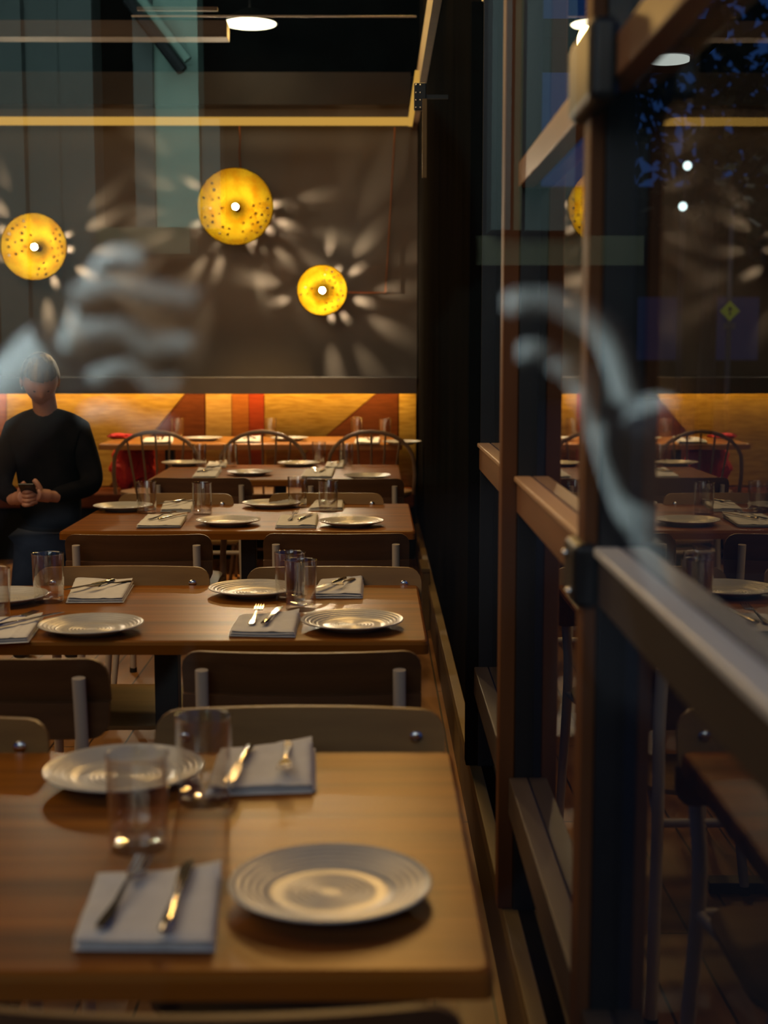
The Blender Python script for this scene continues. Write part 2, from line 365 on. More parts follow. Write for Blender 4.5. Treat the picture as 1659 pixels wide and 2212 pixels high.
TL = ['brown varnished wooden table nearest the camera, out of focus', 'brown wooden table in the second row, in sharp focus', 'brown wooden table in the third row, fully in view', 'brown wooden table in the fourth row, before the hoop-back chairs']
def pedestal(t, n=1, wx=0):
    obj('apron', B(-wx + .12, wx - .12, -.20, .20, TZ - .06, TZ - .034), M['black'], t)
    for k in range(n):
        cx = 0 if n == 1 else (-.55 + 1.1 * k)
        obj('pedestal', B(cx - .03, cx + .03, -.03, .03, .03, TZ - .06), M['black'], t, bevel=.003)
        b = bmesh.new(); box(b, cx - .30, cx + .30, -.03, .03, .0, .03); box(b, cx - .03, cx + .03, -.27, .27, .0, .0301)
        obj('base', b, M['black'], t, bevel=.004)
for i, (y0, y1) in enumerate(tz):
    dx = (0, -.005, .022, .012)[i]
    t = thing('dining_table', TL[i], 'table', ((TX0 + TX1) / 2 + dx, (y0 + y1) / 2, 0), 0, 'wooden dining tables')
    b = bmesh.new(); hw = (TX1 - TX0) / 2; table_top(b, -hw, hw, (y0 - y1) / 2, (y1 - y0) / 2, TZ)
    obj('tabletop', b, M['table'], t, angle=8); pedestal(t, 1, hw)
Z5 = .83
t5 = thing('banquette_table', 'long orange-lit wooden table in front of the patchwork banquette', 'table', (-.76, 9.06, 0))
b = bmesh.new(); table_top(b, -1.0, .93, -.36, .36, Z5, .04); obj('tabletop', b, noise_mat('orange_table_wood', (.30, .11, .02), (.52, .22, .04), scale=(1.2, 20, 6), rough=.3, coat=.3), t5, angle=8)
for cx in (-.6, .55):
    obj('pedestal', B(cx - .03, cx + .03, -.03, .03, .03, Z5 - .04), M['black'], t5)
    b = bmesh.new(); box(b, cx - .22, cx + .22, -.03, .03, 0, .03); box(b, cx - .03, cx + .03, -.22, .22, 0, .0301); obj('base', b, M['black'], t5)

# ------------------------------------------------------------------ plywood chairs
def backpanel(w=.50, h=.17, th=.011):
    bm = bmesh.new(); nx = 26; r = .038
    US = [0, .01, .04, .10, .18, .28, .38, .440, .446, .47, .56, .68, .78, .87, .94, .985, 1.0]; nz = len(US) - 1
    def edge(u):   # half-width at height fraction, rounded corners
        z = u * h; m = min(z, h - z)
        return w / 2 - (r - math.sqrt(max(0, r * r - (r - m) ** 2)) if m < r else 0)
    G = []
    for side in (0, 1):
        rows = []
        for j, u in enumerate(US):
            hw = edge(u); row = []
            for i in range(nx + 1):
                s = -1 + 2 * i / nx; x = hw * s
                y = .030 * (x / (w / 2)) ** 2                 # wraps forward at the ends
                y += -.050 * (u - .45) if u > .442 else -.012 - .004 * (.45 - u)   # the lower part steps out below a lip
                row.append(bm.verts.new((x, y + (th if side else 0), u * h)))
            rows.append(row)
        G.append(rows)
    for side, rows in enumerate(G):
        for j in range(nz):
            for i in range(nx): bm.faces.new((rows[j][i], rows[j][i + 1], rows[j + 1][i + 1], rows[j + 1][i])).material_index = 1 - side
    A, C = G
    for j in range(nz):
        for i in (0, nx): bm.faces.new((A[j][i], A[j + 1][i], C[j + 1][i], C[j][i]))
    for i in range(nx):
        for j in (0, nz): bm.faces.new((A[j][i], A[j][i + 1], C[j][i + 1], C[j][i]))
    return bm
def make_chair(label):
    t = thing('plywood_chair', label, 'chair')
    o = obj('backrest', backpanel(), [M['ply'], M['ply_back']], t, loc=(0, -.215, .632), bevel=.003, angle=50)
    for s in (-1, 1):
        b = bmesh.new(); bmesh.ops.create_uvsphere(b, u_segments=10, v_segments=6, radius=.0115, matrix=Matrix.Translation((s * .200, -.1965, .757)) @ Matrix.Diagonal((1, .4, 1, 1))); obj('bolt', b, M['bolt'], o, loc=(0, .215, -.632))
    # seat
    b = bmesh.new(); pts = rrect(.42, .35, .07, 6); rings = []
    for sc, z in ((1, .445), (1.005, .450), (1, .456), (.97, .457)):
        rings.append([b.verts.new((x * sc, y * sc, z + .02 * (y / .2) ** 2 * (1 if y < 0 else -.6) + .012 * (x / .21) ** 2)) for x, y in pts])
    for A, C in zip(rings, rings[1:]):
        for k in range(len(pts)): b.faces.new((A[k], A[(k + 1) % len(pts)], C[(k + 1) % len(pts)], C[k]))
    b.faces.new(rings[0][::-1]); b.faces.new(rings[-1])
    obj('seat', b, M['ply'], t, loc=(0, .035, 0))
    for s in (-1, 1):
        b = bmesh.new(); tube(b, smoothpath([(s * .203, -.244, .768), (s * .203, -.232, .63), (s * .198, -.215, .46), (s * .212, -.262, .02)], 6), .0135, 14)
        l = obj('rear_leg', b, M['tube'], t); b = bmesh.new(); tube(b, [(s * .2125, -.264, .022), (s * .213, -.266, 0)], .016); obj('foot_cap', b, M['foot'], l)
        b = bmesh.new(); tube(b, smoothpath([(s * .150, .10, .435), (s * .168, .155, .425), (s * .178, .175, .38), (s * .212, .215, .02)], 6), .0125, 14)
        l = obj('front_leg', b, M['tube'], t); b = bmesh.new(); tube(b, [(s * .212, .215, .022), (s * .213, .217, 0)], .015); obj('foot_cap', b, M['foot'], l)
    b = bmesh.new()
    for s in (-1, 1): tube(b, [(s * .198, -.213, .43), (s * .150, .11, .432)], .010)
    tube(b, [(-.198, -.213, .43), (.198, -.213, .43)], .010); tube(b, [(-.155, .12, .432), (.155, .12, .432)], .010)
    obj('seat_frame', b, M['tube'], t)
    return t
proto = None
def chair(px, py, side, label, rz=0):
    """side 'near': its back to the camera; 'far': facing the camera"""
    global proto
    p = at_z(px, py, .80)
    loc = (p.x, p.y + .225 if side == 'near' else p.y - .225, 0); a = (0 if side == 'near' else PI) + rz
    if proto is None:
        proto = make_chair(label); proto.location = loc; proto.rotation_euler = (0, 0, a); proto['group'] = 'plywood and tube dining chairs'
        return proto
    return dup(proto, loc, a, label)
CH = [
 (433, 2188, 'near', 'chair at the very bottom edge, only the top of its backrest showing', 0),
 (650, 1531, 'far', 'light brown chair facing the camera behind the nearest table, at its right end', 0),
 (-205, 1552, 'far', 'chair facing the camera behind the nearest table, cut off by the left edge', 0),
 (650, 1410, 'near', 'chair with its back to the camera, on the near right side of the second table', 0),
 (-12, 1422, 'near', 'turned chair with its back to the camera, near left side of the second table', -.10),
 (722, 1226, 'far', 'chair facing the camera beyond the right end of the second table', 0),
 (268, 1225, 'far', 'chair facing the camera beyond the left half of the second table', 0),
 (726, 1154, 'near', 'chair with its back to the camera, near right side of the third table', 0),
 (296, 1156, 'near', 'chair with its back to the camera, near left side of the third table', 0),
 (705, 1066, 'far', 'chair facing the camera beyond the right end of the third table', 0),
 (382, 1067, 'far', 'chair facing the camera beyond the left half of the third table', 0),
 (762, 1035, 'near', 'chair with its back to the camera, near right side of the fourth table', 0),
 (432, 1033, 'near', 'chair with its back to the camera, near left side of the fourth table', 0)]
for c in CH: chair(*c[:4], rz=c[4])
# hoop-back chairs
def make_hoop(label):
    t = thing('hoop_back_chair', label, 'chair', group='grey-brown hoop-back chairs at the banquette table')
    sz = .56; top = .95
    pts = [(-.255, 0, sz), (-.262, -.01, sz + .12)]
    for k in range(13):
        a = PI - PI * k / 12; pts.append((.255 * math.cos(a), -.03 - .03 * math.sin(a), sz + .19 + (top - sz - .20) * math.sin(a)))
    pts += [(.262, -.01, sz + .12), (.255, 0, sz)]
    b = bmesh.new(); tube(b, [(x, y - .17, z) for x, y, z in pts], .012, 10); obj('hoop', b, M['bentwood'], t)
    for x in (-.17, -.085, 0, .085, .17):
        zt = sz + .19 + (top - sz - .20) * math.sqrt(1 - (x / .255) ** 2)
        b = bmesh.new(); tube(b, [(x * .75, -.17, sz), (x, -.23, zt)], .0065, 8); obj('spindle', b, M['bentwood'], t)
    b = bmesh.new(); lathe(b, [(0, sz - .03), (.20, sz - .03), (.225, sz - .01), (.22, sz + .005), (.12, sz), (0, sz - .004)], 32)
    for v in b.verts: v.co.x *= 1.15
    obj('seat', b, M['bentwood'], t)
    for sx in (-1, 1):
        for sy in (-1, 1):
            b = bmesh.new(); tube(b, [(sx * .15, sy * .13, sz - .02), (sx * .21, sy * .19, 0)], [.016, .011], 10); obj('leg', b, M['bentwood'], t)
    b = bmesh.new(); tube(b, [(-.18, 0, .2), (.18, 0, .2)], .008); tube(b, [(-.18, -.16, .2), (-.18, .16, .2)], .008); tube(b, [(.18, -.16, .2), (.18, .16, .2)], .008); obj('stretcher', b, M['bentwood'], t)
    return t
hp = None
for px, lab in ((337, 'hoop-back chair left of the other two, by the red coat'), (567, 'hoop-back chair in the middle of the three at the long table'), (802, 'hoop-back chair right of the other two, by the side wall')):
    p = at_y(px, 928, 8.16); loc = (p.x, 8.36, 0)
    if hp is None: hp = make_hoop(lab); hp.location = loc
    else: dup(hp, loc, 0, lab)

# ------------------------------------------------------------------ tableware
def make_plate(name, label):
    R0 = .123; prof = [(0, .004)]
    up = []
    n = 70
    for i in range(n + 1):
        r = R0 * i / n
        z = .0065 if r < .070 else .0065 + .0155 * ((r - .070) / (R0 - .070)) ** 1.15
        rid = 0
        if .012 < r < .056: rid = .0007 * math.sin(r / .0085 * 2 * PI)
        if .082 < r < .118: rid = .0009 * math.sin(r / .0090 * 2 * PI)
        up.append((r, z + rid))
    under = [(R0 + .0015, .0205), (R0, .0185), (.095, .010), (.074, .0028), (.072, .0), (.066, .0), (.064, .003), (0, .003)]
    b = bmesh.new(); lathe(b, up + under, 72)
    o = obj(name, b, M['plate'], angle=60); tag(o, label, 'plate', 'pale ringed dinner plates'); return o
def make_glass(label):
    t = thing('water_glass', label, 'glass', group='straight-sided water glasses')
    b = bmesh.new(); lathe(b, [(.0385, .014), (.0400, .05), (.0418, .128), (.0424, .1305), (.0414, .1305), (.0403, .128), (.0385, .05), (.0370, .018)], 48)
    obj('wall', b, M['tumbler'], t, angle=70)
    b = bmesh.new(); lathe(b, [(0, .0), (.036, .0), (.0385, .003), (.0387, .0139), (.036, .0165), (.018, .012), (0, .0105)], 40)
    obj('base', b, M['tumbler'], t); return t
def make_fork(label):
    b = bmesh.new(); st = [(-.095, .0045), (-.088, .0085), (-.075, .0088), (-.03, .0042), (.015, .0028), (.035, .0035), (.045, .0100), (.056, .0118)]
    def zc(x): return .0025 + .010 * math.exp(-((x - .015) / .035) ** 2) * .7 + (.006 if x > .06 else 0) * (x - .06) / .035
    R_ = []
    for x, w in st:
        z = zc(x); R_.append([b.verts.new((-w, x, z)), b.verts.new((w, x, z)), b.verts.new((w * .8, x, z + .0022)), b.verts.new((-w * .8, x, z + .0022))])
    for A, C in zip(R_, R_[1:]):
        for k in range(4): b.faces.new((A[k], A[(k + 1) % 4], C[(k + 1) % 4], C[k]))
    b.faces.new(R_[0][::-1]); b.faces.new(R_[-1])
    for k in range(4):
        cx = -.0093 + .0062 * k; rr = []
        for x in (.055, .075, .096):
            z = zc(x) + .001; w = .0019 if x < .09 else .0011
            rr.append([b.verts.new((cx - w, x, z)), b.verts.new((cx + w, x, z)), b.verts.new((cx + w, x, z + .0018)), b.verts.new((cx - w, x, z + .0018))])
        for A, C in zip(rr, rr[1:]):
            for q in range(4): b.faces.new((A[q], A[(q + 1) % 4], C[(q + 1) % 4], C[q]))
        b.faces.new(rr[0][::-1]); b.faces.new(rr[-1])
    o = obj('fork', b, M['steel'], angle=40); tag(o, label, 'fork', 'steel forks'); return o
def make_knife(label):
    t = thing('table_knife', label, 'knife', group='steel table knives')
    b = bmesh.new(); tube(b, [(0, -.100, .006), (0, -.095, .006), (0, -.06, .0058), (0, -.01, .005), (0, .0, .005)], [.004, .0078, .0072, .0052, .003], 10)
    for v in b.verts: v.co.z = .0052 + (v.co.z - .0052) * .62
    obj('handle', b, M['steel'], t)
    b = bmesh.new(); st = [(-.005, -.003, .003), (.01, -.006, .006), (.05, -.008, .0075), (.085, -.008, .0075), (.100, -.003, .0078), (.106, .004, .0078)]
    A_ = [[b.verts.new((a, y, .0045)), b.verts.new((c, y, .0045)), b.verts.new((c, y, .0062)), b.verts.new((a, y, .0052))] for y, a, c in st]
    for A, C in zip(A_, A_[1:]):
        for k in range(4): b.faces.new((A[k], A[(k + 1) % 4], C[(k + 1) % 4], C[k]))
    b.faces.new(A_[0][::-1]); b.faces.new(A_[-1]); obj('blade', b, M['steel'], t); return t
def napkin(quad, z, label, seed, layers=3):
    """folded cloth napkin: stacked folded layers, rounded fold edge, a lifted corner"""
    q = [at_z(px, py, z + .008) for px, py in quad]      # BL BR TR TL
    c = sum(q, Vector()) / 4; q = [v - c for v in q]
    b = bmesh.new(); nu, nv = 22, 18; rs = random.Random(seed)
    th = .0052
    for L_ in range(layers):
        ins = .0015 * L_ + (.004 * rs.random()); zb = L_ * th
        top = []; bot = []
        for j in range(nv + 1):
            rt, rb_ = [], []
            for i in range(nu + 1):
                u, v = i / nu, j / nv
                P = (q[0] * (1 - u) + q[1] * u) * (1 - v) + (q[3] * (1 - u) + q[2] * u) * v
                P = P * (1 - ins / .08)
                e = min(u, 1 - u, v, 1 - v); rnd = math.sqrt(max(0, 1 - max(0, 1 - e / .06) ** 2))
                nz = noise.noise(Vector((P.x * 14 + seed, P.y * 14, L_ * .4)))
                lift = .006 * max(0, nz) * (L_ + 1) / layers + .010 * (u * v) ** 3 * (L_ / max(1, layers - 1))
                lift += .0025 * math.exp(-((u - .66) / .03) ** 2) * (L_ == layers - 1)
                zt = zb + th * (.35 + .62 * rnd) + lift; zl_ = zb + th * (.35 - .3 * rnd) + lift * .75 * (1 if L_ else 0)
                rt.append(b.verts.new((P.x, P.y, zt))); rb_.append(b.verts.new((P.x, P.y, max(.0003, zl_))))
            top.append(rt); bot.append(rb_)
        for j in range(nv):
            for i in range(nu):
                b.faces.new((top[j][i], top[j][i + 1], top[j + 1][i + 1], top[j + 1][i]))
                b.faces.new((bot[j][i], bot[j + 1][i], bot[j + 1][i + 1], bot[j][i + 1]))
        for j in range(nv):
            for i in (0, nu): b.faces.new((top[j][i], top[j + 1][i], bot[j + 1][i], bot[j][i]))
        for i in range(nu):
            for j in (0, nv): b.faces.new((top[j][i], top[j][i + 1], bot[j][i + 1], bot[j][i]))
    o = obj('napkin', b, M['napkin'], angle=70); o.location = (c.x, c.y, z); tag(o, label, 'napkin', 'folded white napkins')
    return c
TN = ['the nearest table', 'the second table', 'the third table', 'the fourth table', 'the long banquette table']
plate0 = None
def plate(px, py, z, label):
    global plate0
    p = at_z(px, py, z + .02)
    if plate0 is None: plate0 = make_plate('dinner_plate', label); o = plate0
    else: o = plate0.copy(); COL.objects.link(o); o['label'] = label
    o.location = (p.x, p.y, z)
glass0 = None
def glass(px, py, z, label):
    global glass0
    p = at_z(px, py, z)
    if glass0 is None: glass0 = make_glass(label); glass0.location = p
    else: dup(glass0, p, 0, label)
fork0 = knife0 = None
def cutlery(c, z, fx, fa, kx, ka, lab):
    """c: napkin centre, fx/kx: offsets (x, y), fa/ka: turn"""
    global fork0, knife0
    lf = 'steel fork on ' + lab; lk = 'steel knife on ' + lab
    zz = z + .020
    if fork0 is None: fork0 = make_fork(lf); f = fork0; knife0 = make_knife(lk); k = knife0
    else:
        f = fork0.copy(); COL.objects.link(f); f['label'] = lf; k = dup(knife0, (0, 0, 0), 0, lk)
    f.location = (c.x + fx[0], c.y + fx[1], zz); f.rotation_euler = (.03, 0, fa)
    k.location = (c.x + kx[0], c.y + kx[1], zz); k.rotation_euler = (.02, 0, ka)
D = [
 # table, plates, glasses, napkins
 (0, [(713, 1903, 'near right'), (268, 1657, 'far left')],
     [(300, 1832, 'nearer of the two glasses'), (442, 1732, 'farther of the two glasses')],
     [([(148, 2045), (470, 2048), (487, 1880), (203, 1893)], 'near left', (-.035, .01), -.10, (.03, .0), .0),
      ([(440, 1712), (684, 1704), (682, 1608), (470, 1620)], 'far right', (.035, .01), PI + .02, (-.035, -.03), PI - .06)]),
 (1, [(761, 1337, 'near right'), (548, 1268, 'far middle'), (197, 1346, 'near left'), (2, 1284, 'far left')],
     [(650, 1317, 'nearer of the overlapping pair'), (627, 1297, 'farther of the overlapping pair'), (106, 1300, 'left half, standing before a folded napkin'), (-12, 1340, 'left edge of the picture')],
     [([(490, 1369), (640, 1372), (652, 1326), (516, 1330)], 'near middle', (-.028, .035), -.03, (.012, .03), -.13),
      ([(668, 1288), (785, 1288), (788, 1250), (690, 1253)], 'far right', (.015, -.01), PI - .25, (-.02, -.02), PI - .35),
      ([(140, 1298), (268, 1297), (292, 1258), (160, 1250)], 'left half, behind a plate', (.025, .0), PI - .5, (-.022, -.01), PI - .5),
      ([(-50, 1388), (62, 1382), (98, 1335), (-10, 1334)], 'near left edge', (-.02, .02), -.6, (.03, .03), -.65)]),
 (2, [(759, 1124, 'near right'), (586, 1085, 'far middle'), (493, 1122, 'near middle'), (266, 1091, 'far left')],
     [(709, 1106, 'rightmost of the four'), (643, 1096, 'second from the right'), (437, 1111, 'third from the right'), (317, 1109, 'leftmost of the four')],
     [([(591, 1138), (686, 1138), (690, 1113), (603, 1114)], 'near right', (-.02, .03), -.08, (.03, .01), -.2),
      ([(664, 1100), (742, 1099), (745, 1077), (684, 1079)], 'far right', (-.02, -.01), PI, (.02, -.02), PI - .1),
      ([(292, 1138), (392, 1137), (407, 1114), (318, 1113)], 'near left', (-.01, .03), -.4, (.035, .02), -.45),
      ([(344, 1103), (415, 1103), (426, 1081), (354, 1080)], 'far left', (.025, -.01), PI - .4, (-.02, -.01), PI - .4)]),
 (3, [(793, 1026, 'near right'), (645, 999, 'far right'), (540, 1018, 'near left'), (395, 998, 'far left')],
     [(748, 1007, 'rightmost of the four'), (689, 1002, 'second from the right'), (498, 1008, 'third from the right'), (431, 1007, 'leftmost of the four')],
     [([(648, 1031), (718, 1031), (724, 1015), (660, 1014)], 'near right', (-.02, .02), .1, (.02, .02), -.1),
      ([(700, 1010), (742, 1010), (744, 999), (706, 999)], 'far right', (-.02, 0), PI, (.02, -.02), PI),
      ([(414, 1031), (468, 1031), (480, 1013), (428, 1012)], 'near left', (-.01, .02), -.4, (.03, .02), -.5),
      ([(443, 1009), (488, 1009), (492, 998), (450, 998)], 'far left', (0, 0), PI - .2, (.03, -.01), PI)]),
 (4, [(440, 945, 'left'), (625, 945, 'middle'), (868, 953, 'right end')],
     [(384, 944, 'left end'), (585, 944, 'middle'), (771, 943, 'left one of the right-hand pair'), (832, 946, 'right one of the right-hand pair')],
     [([(305, 956), (372, 956), (376, 947), (312, 947)], 'left end', (0, 0), .2, (.03, 0), .1),
      ([(505, 955), (562, 955), (564, 945), (508, 945)], 'middle', (0, 0), -.2, (.03, 0), .3),
      ([(765, 957), (820, 957), (822, 948), (768, 948)], 'right end', (0, 0), .2, (.03, 0), -.1)])]
for ti, pl, gl, na in D:
    z = Z5 if ti == 4 else TZ
    if ti == 4: z = Z5
    for px, py, w in pl: plate(px, py, z, 'pale ringed plate at the %s place of %s' % (w, TN[ti]))
    for px, py, w in gl: glass(px, py, z, 'clear water glass on %s, %s' % (TN[ti], w))
    for k, (q, w, fo, fa, ko, ka) in enumerate(na):
        lab = 'folded white napkin at the %s place of %s' % (w, TN[ti])
        c = napkin(q, z, lab, ti * 10 + k)
        cutlery(c, z, fo, fa, ko, ka, 'napkin at the %s place of %s' % (w, TN[ti]))

# ------------------------------------------------------------------ banquette
bq = thing('banquette', 'patchwork banquette in golden tweed, brown and red along the back wall', 'banquette', (0, 0, 0))
YQ = 9.62
def bx_(px): return at_y(px, 900, YQ).x
zt = at_y(500, 851, YQ).z; zb = .46
def zy(py): return at_y(500, py, YQ).z
def patch(pts, m):
    """padded panel from an outline in (x, z) on the backrest's front"""
    b = bmesh.new(); n = len(pts); cx = sum(p[0] for p in pts) / n; cz = sum(p[1] for p in pts) / n
    rings = []
    for y, s in ((.20, 0), (.010, 0), (.002, .006), (-.003, .014)):
        ring = []
        for x, z_ in pts:
            dx, dz = x - cx, z_ - cz; Ln = math.hypot(dx, dz)
            ring.append(b.verts.new((x - dx / Ln * s, YQ + y + (.05 * (z_ - .5) if y < .1 else 0), z_ - dz / Ln * s)))
        rings.append(ring)
    for A, C in zip(rings, rings[1:]):
        for k in range(n): b.faces.new((A[k], A[(k + 1) % n], C[(k + 1) % n], C[k]))
    b.faces.new(rings[-1]); b.faces.new(rings[0][::-1]); return obj('back_panel', b, m, bq, angle=40)
t_, b_ = zt, zb
def slant(pxt, pxb, pyb):      # x at top and x extrapolated to the panel's bottom
    xt, xb = bx_(pxt), bx_(pxb); k = (zt - zb) / (zt - zy(pyb)); return xt, xt + (xb - xt) * min(k, 3.0)
s1 = slant(400, 345, 900); s2 = slant(812, 705, 935)
XQ = -3.6
R0q = .30
patch([(XQ, b_), (bx_(12), b_), (bx_(12), t_), (XQ, t_)], M['fab_rust'])
patch([(bx_(12), b_), (s1[1] + .0, b_), (s1[0], t_), (bx_(12), t_)], M['fab_yellow'])
patch([(s1[1], b_), (bx_(443), b_), (bx_(443), t_), (s1[0], t_)], M['fab_brown'])
patch([(bx_(443), b_), (bx_(500), b_), (bx_(500), t_), (bx_(443), t_)], M['fab_tan'])
patch([(bx_(500), b_), (bx_(537), b_), (bx_(537), t_), (bx_(500), t_)], M['fab_rust'])
patch([(bx_(537), b_), (bx_(570), b_), (bx_(570), t_), (bx_(537), t_)], M['fab_red'])
patch([(bx_(570), b_), (max(s2[1], bx_(572)), b_), (s2[0], t_), (bx_(570), t_)], M['fab_yellow'])
patch([(max(s2[1], bx_(572)), b_), (bx_(862), b_), (bx_(862), t_), (s2[0], t_)], M['fab_brown'])
patch([(bx_(862), b_), (.29, b_), (.29, t_), (bx_(862), t_)], M['fab_yellow'])
obj('seat_cushion', B(XQ, .27, 9.18, 9.62, .36, .46), M['fab_brown'], bq, bevel=.02)
obj('plinth', B(XQ, .27, 9.25, 9.80, 0, .36), M['dark_wall'], bq)

# red coat bundled on the bench, by the left end of the long table
def blob(name, loc, dims, m, label, cat, seed, amp=.35, freq=5):
    b = bmesh.new(); bmesh.ops.create_icosphere(b, subdivisions=5, radius=1)
    for v in b.verts:
        n = noise.noise(v.co * freq * .35 + Vector((seed, 0, 0))) * amp + noise.noise(v.co * freq + Vector((0, seed, 0))) * amp * .35
        v.co *= 1 + n; v.co = Vector((v.co.x * dims[0], v.co.y * dims[1], v.co.z * dims[2]))
    zmin = min(v.co.z for v in b.verts)
    for v in b.verts: v.co.z -= zmin
    o = obj(name, b, m, angle=80); o.location = loc
    return tag(o, label, cat)
q = at_y(283, 960, 9.36)
blob('red_coat', (q.x, 9.40, .462), (.17, .10, .155), M['red_coat'], 'bright red coat heaped on the bench under the long table, left end', 'coat', 3)
q = at_y(262, 942, 9.2)
blob('red_scarf', (q.x, 9.20, Z5), (.09, .06, .018), M['red_coat'], 'dark red cloth lying on the left end of the long table', 'scarf', 9)

# ------------------------------------------------------------------ pendant lamps with perforated bowls
def pendant(px, py, rpx, label, clusters, seed, cord):
    yr = 9.70; c = at_y(px, py, yr); R = rpx * yr / F * 1.0
    t = thing('pendant_lamp', label, 'lamp', (c.x, yr, c.z), 0, 'round yellow perforated lamps on the back wall')
    rs = random.Random(seed); depth = .165; r0 = .045
    holes = []
    tries = 0
    while len(holes) < clusters[0] and tries < 6000:
        tries += 1
        a = rs.choice(clusters[1]); ang = math.radians(rs.uniform(*a)); rr = R * math.sqrt(rs.uniform(.16, .80)); hr = rs.uniform(.0065, .0105) * (.6 + .4 * R / .23) if len(holes) < 34 else rs.uniform(.0022, .0032)
        h = (rr * math.cos(ang), rr * math.sin(ang), hr)
        if all(math.hypot(h[0] - g[0], h[1] - g[1]) > h[2] + g[2] + .004 + (.018 if h[2] > .005 else 0) for g in holes): holes.append(h)
    b = bmesh.new(); nr, na = 95, 420; rings = []
    def prof(u):   # u 0 hub .. 1 rim ; returns r, y (y>0 towards the wall)
        r = r0 + (R - r0) * u; return r, depth * (1 - u ** 1.25)
    for i in range(nr + 1):
        r, y = prof(i / nr); rings.append([b.verts.new((r * math.cos(2 * PI * k / na), y, r * math.sin(2 * PI * k / na))) for k in range(na)])
    for i in range(nr):
        rm = (prof(i / nr)[0] + prof((i + 1) / nr)[0]) / 2
        for k in range(na):
            a = 2 * PI * (k + .5) / na; x, z = rm * math.cos(a), rm * math.sin(a)
            if any(abs(x - h[0]) < h[2] and (x - h[0]) ** 2 + (z - h[1]) ** 2 < h[2] ** 2 for h in holes): continue
            b.faces.new((rings[i][k], rings[i][(k + 1) % na], rings[i + 1][(k + 1) % na], rings[i + 1][k]))
    for v in [v for v in b.verts if not v.link_faces]: b.verts.remove(v)
    obj('lamp_shade', b, M['shade'], t, angle=60)
    b = bmesh.new(); tube(b, [(R * math.cos(2 * PI * k / 64), 0, R * math.sin(2 * PI * k / 64)) for k in range(65)], .004, 8, False); obj('rim', b, M['shade'], t)
    # cup that carries the bulb, and the stub that holds the lamp off the wall
    b = bmesh.new(); lathe(b, [(.0, 0), (.047, 0), (.047, .035), (.0, .035)], 32)
    for v in b.verts: v.co = Vector((v.co.x, depth + v.co.z - .002, v.co.y))
    s = obj('socket_cup', b, M['shade'], t)
    b = bmesh.new(); tube(b, [(0, depth + .03, 0), (0, YB - yr - .001, 0)], .012, 12); obj('wall_stem', b, M['black'], s)
    b = bmesh.new(); tube(b, [(0, depth, 0), (0, .045, 0)], [.02, .018], 14); obj('socket', b, M['shade'], s)
    b = bmesh.new(); bmesh.ops.create_icosphere(b, subdivisions=3, radius=.020, matrix=Matrix.Translation((0, .012, 0))); obj('bulb', b, M['bulb'], t)
    if cord:
        P = [at_y(x_, y_, 9.90) - c - Vector((0, 0, 0)) for x_, y_ in cord]
        P = [Vector((p_.x, 9.90 - yr, p_.z)) for p_ in P]
        b = bmesh.new(); tube(b, P, .0055, 8); obj('cord', b, M['copper'], t)
    return t
pendant(508, 446, 80, 'largest yellow perforated lamp, up the middle of the back wall', (95, [(135, 215), (150, 200), (285, 345), (-20, 15), (225, 260), (325, 355)]), 5, [(517, 272), (519, 300), (517, 330), (520, 372), (512, 440)])
pendant(73, 533, 70, 'yellow perforated lamp at the left edge of the picture', (60, [(-35, 40), (-20, 30), (-90, -60), (110, 200)]), 8, None)
pendant(696, 627, 53, 'smallest yellow perforated lamp, lowest on the back wall', (80, [(-80, 80), (-60, 60), (165, 195), (-85, 85)]), 11, [(853, 275), (851, 320), (844, 440), (837, 560), (832, 632), (800, 632), (720, 631)])
# dome lamp high up
t = thing('dome_pendant_lamp', 'white glowing dome lamp hanging high above the tables', 'lamp', LAMP_POS)
b = bmesh.new(); lathe(b, [(.03, .10), (.06, .09), (.12, .055), (.18, .0)], 40); obj('lamp_shade', b, M['dome'], t)
b = bmesh.new(); lathe(b, [(0, .012), (.10, .010), (.172, .004), (.172, .0), (.0, -.012)], 40); obj('diffuser', b, M['dome_in'], t)
b = bmesh.new(); tube(b, [(0, 0, .09), (0, 0, ZC - LAMP_POS.z)], .006, 8); obj('cord', b, M['black'], t)

# ceiling beams
def beam(px0, px1, py0, py1, y, name, label, m, dep=.14):
    a = at_y(px0, py1, y); c = at_y(px1, py0, y)
    return tag(obj(name, B(a.x, c.x, y, y + dep, a.z, c.z), m, bevel=.004), label, 'beam')
beam(-200, 490, 43, 79, 8.2, 'ceiling_beam', 'broad brown wooden beam under the ceiling, upper left', M['beam'])
beam(295, 470, 14, 22, 7.4, 'ceiling_rail', 'thin pale wooden batten above the broad beam', M['beam'], .03)
beam(283, 900, 33, 36, 7.6, 'ceiling_pipe', 'thin grey pipe running across under the dark ceiling', M['tube'], .012)
# hangers holding the ceiling woodwork
for px, y in ((-100, 8.27), (400, 8.27), (380, 7.415), (320, 7.415), (600, 7.606), (860, 7.606)):
    pass
